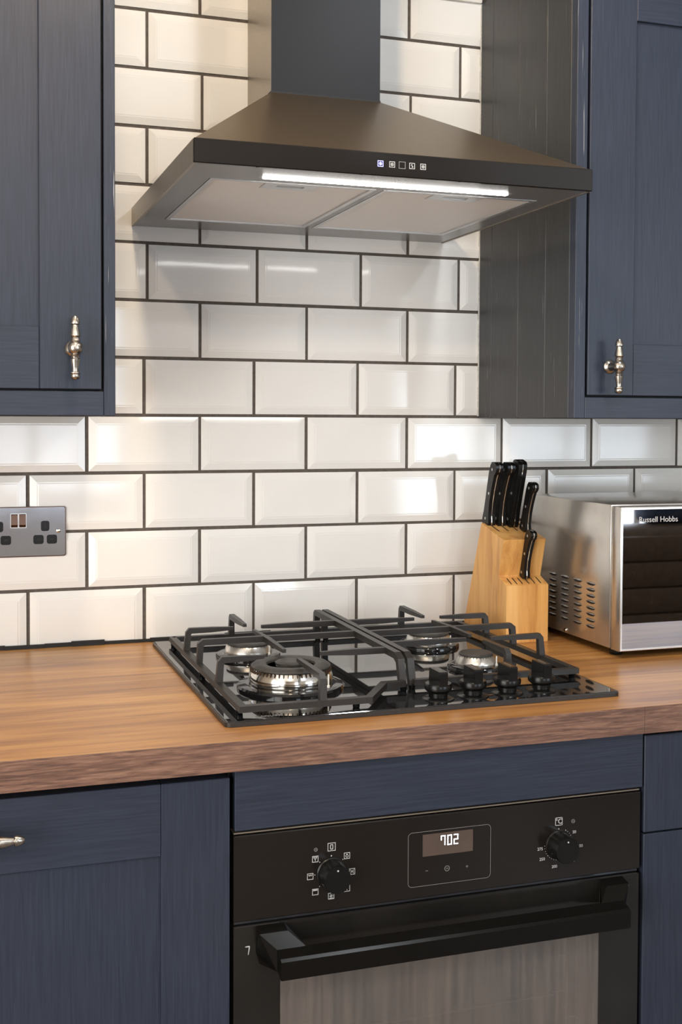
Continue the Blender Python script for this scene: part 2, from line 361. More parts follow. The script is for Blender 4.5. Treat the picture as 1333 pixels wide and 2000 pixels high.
# ------------------------------------------------------------------ metro tiles, each one a piece of the wall
PW, PH, G = .203, .10283, .0058
def tile_mesh(w_, h_, cl=False, cr=False, ct=False, cb=False):
    """bevelled tile, lower left corner at the origin; a cut side has no bevel"""
    bw, t, e = .0135, .0048, .0006
    X = [0, 0 if cl else bw, w_ if cr else w_-bw, w_]; Z = [0, 0 if cb else bw, h_ if ct else h_-bw, h_]
    bm = bmesh.new()
    back = [bm.verts.new((x, .0020, z)) for x, z in ((0, 0), (w_, 0), (w_, h_), (0, h_))]
    rim = [bm.verts.new((x, -e, z)) for x, z in ((0, 0), (w_, 0), (w_, h_), (0, h_))]
    inn = [bm.verts.new((x, -t, z)) for x, z in ((X[1], Z[1]), (X[2], Z[1]), (X[2], Z[2]), (X[1], Z[2]))]
    for i in range(4):
        j = (i+1) % 4
        bm.faces.new((back[i], back[j], rim[j], rim[i]))
        q = [rim[i], rim[j], inn[j], inn[i]]; bm.faces.new(q)
    bm.faces.new(inn)
    bmesh.ops.remove_doubles(bm, verts=bm.verts, dist=1e-6)
    inner = [e_ for e_ in bm.edges if all(abs(v.co.y+t) < 1e-6 for v in e_.verts)]
    bmesh.ops.bevel(bm, geom=inner, offset=.0016, segments=2, affect='EDGES')
    bmesh.ops.recalc_face_normals(bm, faces=bm.faces)
    me = bpy.data.meshes.new('tile'); bm.to_mesh(me); bm.free(); me.materials.append(tile_m)
    return me
cache = {}
rows = []
for r in range(1, 13):
    z0 = .1001+(r-2)*PH if r > 1 else 0.004; z1 = .1001+(r-1)*PH
    if r == 12: z1 = 1.2115+G/2
    off = (0 if r % 2 else .5)*PW + (.006 if r in (7, 9, 11) else (.004 if r == 10 else 0))
    for k in range(-3, 9):
        x0 = off+k*PW; x1 = x0+PW
        if z0 > .44 and (x1 < .08 or x0 > .88): continue
        a, c = x0+G/2, x1-G/2; zb = z0+(G/2 if r > 1 else 0); zt = z1-G/2
        key = (round(c-a, 4), round(zt-zb, 4))
        if key not in cache: cache[key] = tile_mesh(c-a, zt-zb, ct=(r == 12), cb=(r == 1))
        o = bpy.data.objects.new('tile', cache[key]); COL.objects.link(o)
        o.location = (a+random.uniform(-.0004, .0004), random.uniform(-.0003, .0003), zb+random.uniform(-.0003, .0003))
        o.rotation_euler = (random.uniform(-.0022, .0022), 0, random.uniform(-.0022, .0022))
        place(o, wall)

# ------------------------------------------------------------------ wall cabinets
def pull(bm, c, axis, half):
    """turned bar pull with a round foot; c = middle of the bar, foot runs towards +y"""
    h = half
    p = [(0, -h), (.0042, -h*.985), (.0062, -h*.94), (.0068, -h*.88), (.0062, -h*.83), (.0073, -h*.80), (.0071, -h*.765), (.0046, -h*.745), (.0044, -h*.69),
         (.0050, -h*.60), (.0068, -h*.42), (.0072, -h*.36), (.0060, -h*.33), (.0052, -h*.315), (.0056, -h*.25), (.0064, -h*.225), (.0052, -h*.20),
         (.0088, -h*.15), (.0103, -h*.06), (.0105, 0), (.0101, h*.06), (.0088, h*.14), (.0062, h*.185), (.0068, h*.22), (.0060, h*.26), (.0054, h*.31), (.0066, h*.34),
         (.0076, h*.37), (.0072, h*.43), (.0052, h*.62), (.0046, h*.71), (.0068, h*.74), (.0070, h*.77), (.0062, h*.84), (.0052, h*.92), (.0034, h*.98), (0, h)]
    lathe(bm, p, c, axis, 24)
def pull_obj(parent, cx, yd, cz, half, axis='z', stand=.029):
    bm = bmesh.new(); pull(bm, (cx, yd-stand, cz), axis, half)
    lathe(bm, [(0, -.0004), (.0112, -.0004), (.0118, .0016), (.0104, .0038), (.0072, .0058), (.0058, .010), (.0054, .018), (.0066, stand-.003), (.004, stand)], (cx, yd, cz), 'y', 24)
    o = obj('handle', bm, pewter, parent, True); o['label'] = 'turned antique pewter bar handle'; return o
def shaker(parent, name, x0, x1, z0, z1, yf, sw, rw, th=.020, top=None):
    """framed door: recessed panel is the door mesh, stiles and rails are its sub-parts"""
    top = rw if top is None else top
    d = box(name, x0+sw-.004, x1-sw+.004, yf+.006, yf+.014, z0+rw-.004, z1-top+.004, navy_v, parent)
    box('stile', x0, x0+sw, yf, yf+th, z0, z1, navy_v, d, .0009); box('stile', x1-sw, x1, yf, yf+th, z0, z1, navy_v, d, .0009)
    box('rail', x0+sw+.0004, x1-sw-.0004, yf+.0002, yf+th, z0, z0+rw, navy_h, d, .0007); box('rail', x0+sw+.0004, x1-sw-.0004, yf+.0002, yf+th, z1-top, z1, navy_h, d, .0007)
    return d
YC = -.380
# left cabinet
cab = thing('wall_cabinet', 'navy wall cabinet hanging left of the cooker hood', 'cabinet', (-.16, -.19, .407), 'wall cabinets')
box('carcass', -.45, .1005, -.360, -.0056, .409, 1.21, black_in, cab)
box('side_panel', .1005, .1016, -.360, -.0056, .407, 1.21, navy_v, cab)
box('frame_stile', .0850, .1016, YC, -.360, .407, 1.21, navy_worn, cab, .0008)
box('frame_stile', -.462, -.440, YC, -.360, .407, 1.21, navy_v, cab, .0008)
box('frame_rail', -.4396, .0846, YC, -.360, .407, .4425, navy_h, cab, .0008)
box('frame_rail', -.4396, .0846, YC, -.360, 1.17, 1.21, navy_h, cab, .0008)
d = shaker(cab, 'door', -.437, .0815, .4455, 1.167, YC-.001, .0877, .0890)
pull_obj(d, .041, YC-.001, .5035, .0455)
# right cabinet
cab = thing('wall_cabinet', 'navy wall cabinet hanging above the microwave, scuffed boarded side', 'cabinet', (1.13, -.19, .4065), 'wall cabinets')
box('carcass', .8640, 1.44, -.360, -.0056, .4085, 1.21, black_in, cab)
ys = [-.0056, -.0612, -.1165, -.1720, -.2240, -.2758, -.3210, -.3600]
for a, c in ((ys[0], ys[1]), (ys[1], ys[3]), (ys[3], ys[5]), (ys[5], ys[7])):
    bm = bmesh.new(); bx(bm, .8592, .8638, c+.0006, a-.0006, .4065, 1.21, .0012)
    o = obj('side_board', bm, charcoal, cab); o['label'] = 'dark charcoal tongue and groove board'
box('frame_stile', .8592, .8795, YC, -.360, .4065, 1.21, navy_worn, cab, .0008)
box('frame_stile', 1.42, 1.441, YC, -.360, .4065, 1.21, navy_v, cab, .0008)
box('frame_rail', .8799, 1.4196, YC, -.360, .4065, .4418, navy_h, cab, .0008)
box('frame_rail', .8799, 1.4196, YC, -.360, 1.17, 1.21, navy_h, cab, .0008)
d = shaker(cab, 'door', .8838, 1.417, .4452, 1.167, YC-.001, .0872, .0870, top=.0935)
pull_obj(d, .9255, YC-.001, .493, .0455)
# white caulk bead between tiles and the cabinet side
bm = bmesh.new(); z = .41
while z < 1.205:
    h = random.uniform(.006, .03); t = random.uniform(.0006, .0026)
    bx(bm, .8592-t, .8592, -.0085, -.0052, z, z+h); z += h
tag(obj('caulk_bead', bm, caulk_m, wall), kind='structure') if False else obj('caulk_bead', bm, caulk_m, wall)

# ------------------------------------------------------------------ worktop
YF = -.6929
wt = thing('worktop', 'long wood effect worktop with a darker square front edge', 'worktop', (.5, -.35, -.038))
box('slab', -1.2, 1.95, YF+.0016, -.0055, -.038, 0, top_m, wt, .0006)
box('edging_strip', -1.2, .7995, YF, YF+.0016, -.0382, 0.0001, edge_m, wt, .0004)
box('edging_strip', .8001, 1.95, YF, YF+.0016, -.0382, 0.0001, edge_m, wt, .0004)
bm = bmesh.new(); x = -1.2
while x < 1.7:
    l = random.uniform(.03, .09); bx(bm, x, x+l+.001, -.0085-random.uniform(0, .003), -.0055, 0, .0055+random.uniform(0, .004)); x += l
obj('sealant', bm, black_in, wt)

# ------------------------------------------------------------------ base units
YD = -.6771
def carcass(parent, x0, x1, z1=-.0385):
    box('carcass', x0, x1, YD+.024, -.02, -ZW+.12, z1, black_in, parent); box('plinth', x0, x1, YD+.06, YD+.075, -ZW, -ZW+.12, navy_h, parent)
cab = thing('base_cabinet', 'navy framed base door left of the oven with pewter bar handle', 'cabinet', (-.09, -.35, -ZW))
carcass(cab, -.39, .2035)
d = shaker(cab, 'door', -.3885, .2045, -.775, -.0498, YD, .0872, .090, top=.0905)
pull_obj(d, -.0935, YD, -.0905, .0455, 'x', .031)
cab = thing('oven_housing', 'navy oven housing with a plain filler panel under the worktop edge', 'cabinet', (.509, -.35, -ZW))
box('side_panel', .2065, .2090, YD+.024, -.02, -ZW+.12, -.0385, black_in, cab); box('side_panel', .8065, .8090, YD+.024, -.02, -ZW+.12, -.0385, black_in, cab)
box('back_panel', .2092, .8063, -.03, -.02, -ZW+.12, -.0385, black_in, cab)
box('plinth', .2065, .8090, YD+.06, YD+.075, -ZW, -ZW+.12, navy_h, cab)
box('top_stretcher', .2092, .8063, YD+.024, YD+.09, -.0560, -.0385, black_in, cab)
box('filler_panel', .2110, .8073, YD, YD+.020, -.1195, -.0415, navy_h, cab, .0008)
box('base_front', .2110, .8073, YD, YD+.020, -.775, -.727, navy_h, cab, .0008)
cab = thing('drawer_unit', 'navy drawer unit right of the oven, plain fronts with thin gap', 'cabinet', (1.11, -.35, -ZW))
carcass(cab, .8105, 1.41)
for a, c in ((-.1860, -.0457), (-.480, -.1885), (-.775, -.4825)): box('drawer_front', .8102, 1.408, YD, YD+.020, a, c, navy_v, cab, .0010)

# ------------------------------------------------------------------ oven
ov = thing('built_in_oven', 'black built-in electric oven with lit clock under the gas hob', 'oven', (.507, -.35, -.725))
box('casing', .2200, .7950, -.655, -.12, -.7200, -.1350, black_in, ov)
for nm in ():
    pass
box('trim_strip', .2100, .8040, YD+.0035, -.655, -.1243, -.1226, hood_side, ov)
cp = box('control_panel', .2097, .8045, YD, -.656, -.2368, -.1258, oven_m, ov, .0012)
box('trim_strip', .2110, .8030, YD+.006, -.656, -.2418, -.2372, dim_steel, ov)
def line_box(bm, x0, x1, z0, z1, y=YD-.0004): bx(bm, x0, x1, y, YD-.00005, z0, z1)
def glyph(cx, cz, s, kind, mat=print_m, frame=True):
    bm = bmesh.new(); h = s/2; t = .0007
    if frame:
        line_box(bm, cx-h, cx+h, cz+h-t, cz+h); line_box(bm, cx-h, cx+h, cz-h, cz-h+t)
        line_box(bm, cx-h, cx-h+t, cz-h+t, cz+h-t); line_box(bm, cx+h-t, cx+h, cz-h+t, cz+h-t)
    q = s*.30
    def bar(x0, z0, x1, z1, w_=.0007):
        d_ = Vector((x1-x0, 0, z1-z0)); n_ = Vector((-d_.z, 0, d_.x)).normalized()*w_/2
        ps = [(x0+n_.x, z0+n_.z), (x1+n_.x, z1+n_.z), (x1-n_.x, z1-n_.z), (x0-n_.x, z0-n_.z)]
        prism(bm, ps, 'y', YD-.0004, YD-.00005)
    if kind == 'zero':
        for a in ((-.45, -.8, -.45, .8), (.45, -.8, .45, .8), (-.45, .8, .45, .8), (-.45, -.8, .45, -.8)): bar(cx+a[0]*q*1.1, cz+a[1]*q*1.1, cx+a[2]*q*1.1, cz+a[3]*q*1.1, .0009)
    elif kind == 'drop':
        for i in range(8):
            a0, a1 = 2*PI*i/8, 2*PI*(i+1)/8; bar(cx+.7*q*math.sin(a0), cz-.2*q-.7*q*math.cos(a0), cx+.7*q*math.sin(a1), cz-.2*q-.7*q*math.cos(a1))
        bar(cx, cz+q, cx-.5*q, cz+.3*q); bar(cx, cz+q, cx+.5*q, cz+.3*q)
    elif kind == 'cross': bar(cx-q, cz-q, cx+q, cz+q); bar(cx-q, cz+q, cx+q, cz-q); bar(cx-.9*q, cz, cx+.9*q, cz)
    elif kind == 'top': line_box(bm, cx-h*.7, cx+h*.7, cz+h*.35, cz+h*.75)
    elif kind == 'wave':
        for i in range(4): bar(cx-q+i*q/2, cz+q*(.2 if i % 2 else .9), cx-q+(i+1)*q/2, cz+q*(.9 if i % 2 else .2))
    elif kind == 'vee': bar(cx-q, cz+q, cx, cz-q*.2); bar(cx+q, cz+q, cx, cz-q*.2); bar(cx, cz-q*.2, cx, cz-q); bar(cx-q, cz+q, cx+q, cz+q)
    elif kind == 'star':
        for i in range(3): bar(cx-q*math.cos(i*PI/3), cz-q*math.sin(i*PI/3), cx+q*math.cos(i*PI/3), cz+q*math.sin(i*PI/3))
        bar(cx-q, cz-q*1.15, cx+q, cz-q*1.15)
    elif kind == 'ring':
        for i in range(10):
            a0, a1 = 2*PI*i/10, 2*PI*(i+1)/10; r = s*.42
            bar(cx+r*math.sin(a0), cz-r*math.cos(a0), cx+r*math.sin(a1), cz-r*math.cos(a1))
        bar(cx-q*.4, cz+q*.4, cx-q*.4, cz-q*.4); bar(cx+q*.4, cz+q*.4, cx+q*.4, cz-q*.4)
    elif kind == 'plus': bar(cx-q, cz, cx+q, cz); bar(cx, cz-q, cx, cz+q)
    elif kind == 'minus': bar(cx-q, cz, cx+q, cz)
    return obj('symbol', bm, mat, cp)
glyph(.3400, -.1532, .0108, 'zero')
for x, z, k in ((.3612, -.1672, 'drop'), (.3684, -.1890, 'cross'), (.3614, -.2106, 'vee'), (.3396, -.2180, 'star'), (.3179, -.2099, 'top'), (.3109, -.1889, 'wave'), (.3177, -.1668, 'vee')):
    glyph(x, z, .0083, k)
glyph(.3184, -.1545, .0052, 'ring', dim_print, False); glyph(.6955, -.1569, .0060, 'ring', dim_print, False)
bm = bmesh.new()
for i in range(8):
    a = 2*PI*i/8; r = .0225; lathe(bm, [(.0009 if i == 0 else .0006, -.00), (.0009 if i == 0 else .0006, .0004), (0, .0004)], (.3397+r*math.sin(a), YD, -.1875+r*math.cos(a)), 'y', 8)
obj('dial_dots', bm, print_m, cp)
bm = bmesh.new()
h = .0056; cx, cz = .6730, -.1549
line_box(bm, cx-h, cx+h, cz+h-.0007, cz+h); line_box(bm, cx-h, cx+h, cz-h, cz-h+.0007); line_box(bm, cx-h, cx-h+.0007, cz-h, cz+h); line_box(bm, cx+h-.0007, cx+h, cz-h, cz+h)
obj('symbol', bm, print_m, cp)
text_mesh('lettering', '°C', .0098, print_m, cp, (.6730, YD-.0002, -.1551), ROT_FRONT)
for s, x, z in (('50', .6975, -.1725), ('100', .7070, -.1932), ('275', .6443, -.1908), ('250', .6476, -.2054), ('200', .6667, -.2178), ('150', .6945, -.2125)):
    text_mesh('lettering', s, .0058, print_m, cp, (x, YD-.0002, z), ROT_FRONT)
bm = bmesh.new()
for i in range(25):
    a = math.radians(30+i*10); 
    if i in (): continue
    r = .0218; q = .0007 if i % 5 == 0 else .00045
    lathe(bm, [(q, 0), (q, .0004), (0, .0004)], (.6730+r*math.sin(a), YD, -.1873+r*math.cos(a)), 'y', 6)
lathe(bm, [(.0008, 0), (.0008, .0004), (0, .0004)], (.6730, YD, -.1655), 'y', 8)
obj('dial_dots', bm, print_m, cp)
for cx, dx in ((.3400, -.0002), (.6728, 0)):
    bm = bmesh.new(); lathe(bm, [(.0205, 0), (.0205, .0015), (.0190, .0025), (.0184, .0250), (.0176, .0272), (0, .0275)], (cx, YD-.00005, -.1875), 'y', 40)
    k = obj('knob', bm, plastic, ov, True)
    bm = bmesh.new(); lathe(bm, [(.0012, 0), (.0012, .0004), (0, .0004)], (cx, YD-.0275, -.1875+.0125), 'y', 10); obj('pointer_dot', bm, print_m, k)
# clock window
bm = bmesh.new(); P = rrect(.4470, .5685, -.2210, -.1470, .006); Q = rrect(.4476, .5679, -.2204, -.1476, .0054)
for i in range(len(P)):
    j = (i+1) % len(P); v = [bm.verts.new((p[0], YD-.0005, p[1])) for p in (P[i], P[j], Q[j], Q[i])]; bm.faces.new(v)
obj('clock_outline', bm, dim_print, cp)
box('clock_window', .4682, .5418, YD-.0005, YD-.00005, -.1812, -.1515, display_m, cp)
SEG = {'7': 'abcf', '0': 'abcdef', '2': 'abged'}
bm = bmesh.new()
for i, ch in enumerate('702'):
    x0 = .4945+i*.0094; z0 = -.1690; W_, H_, t = .0066, .0138, .0013; sl = .0
    segs = dict(a=(x0, x0+W_, z0+H_-t, z0+H_), g=(x0, x0+W_, z0+H_/2-t/2, z0+H_/2+t/2), d=(x0, x0+W_, z0, z0+t), f=(x0, x0+t, z0+H_/2+.0003, z0+H_-t*.4),
                b=(x0+W_-t, x0+W_, z0+H_/2+.0003, z0+H_-t*.4), e=(x0, x0+t, z0+t*.4, z0+H_/2-.0003), c=(x0+W_-t, x0+W_, z0+t*.4, z0+H_/2-.0003))
    for s in SEG[ch]: q = segs[s]; bx(bm, q[0], q[1], YD-.0008, YD-.0006, q[2], q[3])
obj('clock_digits', bm, digit_m, cp)
glyph(.4744, -.2009, .006, 'minus', dim_print, False); glyph(.5040, -.2010, .0085, 'ring', dim_print, False); glyph(.5334, -.2016, .006, 'plus', dim_print, False)
# door: frame with a window opening
dr = None
bm = bmesh.new(); yb = YD+.022
bx(bm, .2097, .2712, YD, yb, -.7200, -.2430, .0008); bx(bm, .7384, .8032, YD, yb, -.7200, -.2430, .0008)
bx(bm, .2712, .7384, YD+.00005, yb, -.3050, -.2430); bx(bm, .2712, .7384, YD+.00005, yb, -.7200, -.6550)
dr = obj('door', bm, oven_door, ov)
box('window_pane', .2712, .7384, YD+.0004, YD+.004, -.6550, -.3050, pane_m, dr)
bm = bmesh.new()
bx(bm, .7075, .7100, YD+.006, YD+.010, -.655, -.305); bx(bm, .6925, .6937, YD+.006, YD+.010, -.655, -.305); bx(bm, .2740, .6937, YD+.012, YD+.0135, -.4070, -.4050)
obj('inner_glass_frame', bm, silver, dr)
bm = bmesh.new()
bx(bm, .2712, .7384, YD+.0215, YD+.0218, -.655, -.305)
obj('inner_lining', bm, oven_door, dr)
for k in range(5):
    z = -.365-k*.075; box('rack_support', .6945, .7065, YD+.0060, YD+.0075, z, z+.0016, silver, dr); box('rack_support', .6720, .6900, YD+.012, YD+.0135, z-.038, z-.0368, silver, dr)
bm = bmesh.new()   # chipped paint mark
prism(bm, [(.2245, -.2690), (.2300, -.2685), (.2308, -.2700), (.2290, -.2800), (.2281, -.2800), (.2293, -.2702), (.2247, -.2700)], 'y', YD-.0003, YD-.00005)
obj('scratch_mark', bm, print_m, dr)
text_mesh('lettering', 'A21', .0065, dim_print, dr, (.782, YD-.0002, -.258), ROT_FRONT)
# bar handle with solid end brackets
bm = bmesh.new(); yf = -.7330
def hbar(x0, x1):
    prism(bm, [(yf, -.2930), (yf, -.2700), (yf+.004, -.2672), (yf+.022, -.2622), (yf+.022, -.2870), (yf+.004, -.2935)], 'x', x0, x1)
hbar(.2570, .7550)
for s, xa, xb in ((-1, .2385, .2760), (1, .7395, .7750)):
    xo, xi = (xa, xb) if s < 0 else (xb, xa); sh = .0185*(-s)
    vs = []
    for (y, z, dx) in ((YD-.0001, -.2440, 0), (YD-.0001, -.2780, 0), (yf+.020, -.2900, sh), (yf+.020, -.2622, sh), (YD-.018, -.2475, 0), (YD-.018, -.2850, 0)):
        vs.append((bm.verts.new((xo+dx, y, z)), bm.verts.new((xi+dx, y, z))))
    order = [0, 1, 5, 2, 3, 4]
    bm.faces.new([vs[i][0] for i in order]); bm.faces.new([vs[i][1] for i in order][::-1])
    for a, c in zip(order, order[1:]+order[:1]): bm.faces.new((vs[a][0], vs[c][0], vs[c][1], vs[a][1]))
obj('handle', bm, handle_m, dr)

# ------------------------------------------------------------------ gas hob
HX0, HX1, HY0, HY1 = .2101, .8014, -.6272, -.0413
hb = thing('gas_hob', 'black glass four-burner gas hob set in the worktop', 'hob', (.5057, -.334, 0))
bm = bmesh.new(); prism(bm, rrect(HX0, HX1, HY0, HY1, .010), 'z', .0004, .0062); bev_all(bm, .0014, 2, 50)
for f in bm.faces:
    if abs(f.normal.z) < .2 or f.calc_center_median().z < .003: f.material_index = 0
obj('rim', bm, iron_m, hb)
gl = box('glass_plate', HX0+.0035, HX1-.0035, HY0+.0035, HY1-.0035, .0050, .0072, hobglass, hb, .0006)
text_mesh('lettering', 'ZANUSSI', .0098, dim_print, gl, (.2735, -.6085, .0074), Matrix.Rotation(0, 4, 'X'), xs=.95)
def burner(x, y, rd, rb, rc, hc, ht, wok=False):
    """dish, bright body, notched crown, cap"""
    bm = bmesh.new()
    lathe(bm, [(rd, .0072), (rd, .0105), (rd*.97, .0135), (rd*.86, .0150), (rb*1.06, .0150), (rb*.6, .0130), (0, .0130)], (x, y, 0), 'z', 48)
    o = obj('burner', bm, blackgloss, hb, True)
    if wok:
        bm = bmesh.new(); lathe(bm, [(rb*.93, .0115), (rb, .0150), (rb*1.02, .0230), (rb*.99, .0300), (rb*.93, .0370), (rb*.80, .0385), (rb*.62, .0340), (rb*.5, .0300), (0, .0300)], (x, y, 0), 'z', 64)
        obj('crown', bm, chrome, o, True)
        bm = bmesh.new(); R0, R1 = rc, rc*.60
        lathe(bm, [(R1, .0392), (R1*1.03, .0425), (R1*1.15, .0440), (R0*.93, .0435), (R0, .0405), (R0, .0385), (R0*.9, .0380), (R1*1.05, .0378), (R1, .0392)], (x, y, 0), 'z', 64)
        obj('outer_cap', bm, soot, o, True)
        bm = bmesh.new(); lathe(bm, [(rb*.34, .0300), (rb*.36, .0400), (rb*.34, .0412), (0, .0412)], (x, y, 0), 'z', 36); obj('inner_crown', bm, alu, o, True)
        bm = bmesh.new(); lathe(bm, [(rb*.37, .0412), (rb*.38, .0445), (rb*.33, .0465), (rb*.2, .0468), (0, .0462)], (x, y, 0), 'z', 36); obj('inner_cap', bm, soot, o, True)
        bm = bmesh.new()
        for i in range(56):
            a = 2*PI*i/56; r = rb*.965; c = Vector((x+r*math.cos(a), y+r*math.sin(a), .0352)); vs = bx(bm, c.x-.0012, c.x+.0012, c.y-.0006, c.y+.0006, c.z-.0025, c.z+.0025)
            bmesh.ops.rotate(bm, verts=vs, cent=c, matrix=Matrix.Rotation(a, 3, 'Z'))
        tag(obj('flame_port', bm, slot_m, o), kind='stuff')
    else:
        bm = bmesh.new(); lathe(bm, [(rb*.98, .0135), (rb, .0165), (rb*.98, .0190), (rc*1.05, ht-.0060), (rc*1.0, ht-.0040), (rc*.9, ht-.0040), (0, ht-.004)], (x, y, 0), 'z', 48)
        obj('crown', bm, alu, o, True)
        bm = bmesh.new(); lathe(bm, [(rc*.97, ht-.0040), (rc*1.03, ht-.0030), (rc*1.03, ht-.0010), (rc*.95, ht+.0008), (rc*.7, ht+.0006), (0, ht+.0002)], (x, y, 0), 'z', 48)
        obj('cap', bm, soot, o, True)
        bm = bmesh.new()
        for i in range(32):
            a = 2*PI*i/32; r = rc*1.0; c = Vector((x+r*math.cos(a), y+r*math.sin(a), ht-.0072)); vs = bx(bm, c.x-.0014, c.x+.0010, c.y-.0006, c.y+.0006, c.z-.0032, c.z+.0028)
            bmesh.ops.rotate(bm, verts=vs, cent=c, matrix=Matrix.Rotation(a, 3, 'Z'))
        tag(obj('flame_port', bm, slot_m, o), kind='stuff')
    # igniter pin
    bm = bmesh.new(); a = math.radians(-52); r = rb*1.10
    lathe(bm, [(.0022, .0115), (.0022, .018), (.0012, .0185), (.0012, .030 if not wok else .034), (0, .0305 if not wok else .0345)], (x+r*math.cos(a), y+r*math.sin(a), 0), 'z', 10)
    obj('igniter', bm, white_m, o, True)
    return o
burner(.348, -.454, .0800, .0615, .0590, 0, 0, True)
burner(.342, -.218, .0540, .0400, .0350, 0, .0320)
burner(.664, -.225, .0540, .0400, .0350, 0, .0320)
burner(.667, -.415, .0460, .0330, .0265, 0, .0320)
# pan supports
ZT, ZR = .0535, .0180     # centre heights of prongs and of the low frame
def vprong(parent, base, tip, taper=.55, z0=ZR, end=.68):
    bm = bmesh.new(); b0 = Vector((base[0], base[1], 0)); t0 = Vector((tip[0], tip[1], 0)); d_ = (t0-b0); L_ = d_.length; d_.normalize()
    n_ = d_.cross(Vector((0, 0, 1)))
    pts = [b0+Vector((0, 0, z0-.002)), b0+d_*.003+Vector((0, 0, ZT-.004)), b0+d_*.0065+Vector((0, 0, ZT)), b0+d_*(L_*.55)+Vector((0, 0, ZT+.0004)), t0+Vector((0, 0, ZT+.0012))]
    sweep(bm, pts, n_, .0088, .0090, tN=[1.15, 1, 1, .95, end], tM=[1.2, 1, 1, .9, taper]); bev_all(bm, .0014)
    return obj('prong', bm, iron_m, parent)
def hprong(parent, a, tip, end=.62, both=False):
    bm = bmesh.new(); a = Vector((a[0], a[1], ZT)); t = Vector((tip[0], tip[1], ZT+.001)); d_ = (t-a).normalized(); n_ = d_.cross(Vector((0, 0, 1)))
    m_ = (a+t)/2
    sweep(bm, [a, m_, t], n_, .0088, .0090, tN=[end if both else 1, 1, end], tM=[.6 if both else 1, 1, .6]); bev_all(bm, .0014)
    return obj('prong', bm, iron_m, parent)
def rail(parent, x, yb_, yf_, yr):
    """raised centre rail that drops to the low frame at both ends"""
    bm = bmesh.new()
    sweep(bm, [(x, yb_+.004, ZR-.004), (x, yb_, ZT-.003), (x, yb_-.004, ZT), (x, (yb_+yf_)/2, ZT), (x, yf_+.012, ZT), (x, yf_, ZT-.006), (x, yf_-.010, ZR-.006)], (1, 0, 0), .0105, .0100); bev_all(bm, .0015)
    return obj('centre_rail', bm, iron_m, parent)
def feet(parent, pts):
    for x, y in pts:
        bm = bmesh.new(); lathe(bm, [(.0042, .0072), (.0050, .0085), (.0050, .0150), (0, .0150)], (x, y, 0), 'z', 12); obj('foot', bm, plastic, parent, True)
# left support
bm = bmesh.new(); xl, xc = .2385, .5005
sweep(bm, [(xl, -.085, ZR), (xl, -.6035, ZR), (.4180, -.6035, ZR), (.4680, -.5270, ZR), (xc, -.5270, ZR)], (0, 0, 1), .0085, .0110)
sweep(bm, [(xl, -.0890, ZR), (xc, -.0890, ZR)], (0, 0, 1), .0085, .0100)
bev_all(bm, .0014); g1 = obj('pan_support', bm, iron_m, hb); g1['label'] = 'left cast iron pan support around the wok burner'
rail(g1, xc, -.094, -.508, 0)
hprong(g1, (xc-.004, -.208), (.366, -.212)); hprong(g1, (xc-.004, -.455), (.393, -.456))
bm = bmesh.new(); sweep(bm, [(xl+.001, -.312, ZR-.002), (xl+.003, -.312, ZT-.004), (xl+.008, -.312, ZT), (xc-.003, -.312, ZT)], (0, 1, 0), .0090, .0092); bev_all(bm, .0014); obj('cross_bar', bm, iron_m, g1)
hprong(g1, (.346, -.243), (.347, -.423), both=True)
vprong(g1, (xl+.001, -.208), (.318, -.212)); vprong(g1, (xl+.001, -.452), (.307, -.454))
vprong(g1, (.343, -.089), (.342, -.195)); vprong(g1, (.3505, -.6035), (.3495, -.489))
feet(g1, [(xl, -.1), (xl, -.585), (.40, -.600), (xc, -.522), (xc, -.1), (xl, -.34)])
# right support
bm = bmesh.new(); xd, xr = .5155, .7830
sweep(bm, [(xd, -.5230, ZR), (xr, -.5230, ZR), (xr, -.0850, ZR)], (0, 0, 1), .0085, .0110)
sweep(bm, [(xd, -.0890, ZR), (xr-.005, -.0890, ZR)], (0, 0, 1), .0085, .0100)
bev_all(bm, .0014); g2 = obj('pan_support', bm, iron_m, hb); g2['label'] = 'right cast iron pan support behind the control knobs'
rail(g2, xd, -.094, -.508, 0)
hprong(g2, (xd+.004, -.212), (.640, -.217)); hprong(g2, (xd+.004, -.417), (.648, -.418))
bm = bmesh.new(); sweep(bm, [(xd+.003, -.319, ZT), (xr-.009, -.319, ZT), (xr-.004, -.319, ZT-.004), (xr-.001, -.319, ZR-.002)], (0, 1, 0), .0090, .0092); bev_all(bm, .0014); obj('cross_bar', bm, iron_m, g2)
hprong(g2, (.664, -.245), (.667, -.392), both=True)
vprong(g2, (.666, -.089), (.663, -.203)); vprong(g2, (.6700, -.5230), (.6690, -.440))
vprong(g2, (xr-.001, -.212), (.691, -.214)); vprong(g2, (xr-.001, -.418), (.688, -.422))
feet(g2, [(xd, -.518), (xr, -.515), (xr, -.1), (xd, -.1), (.67, -.520)])
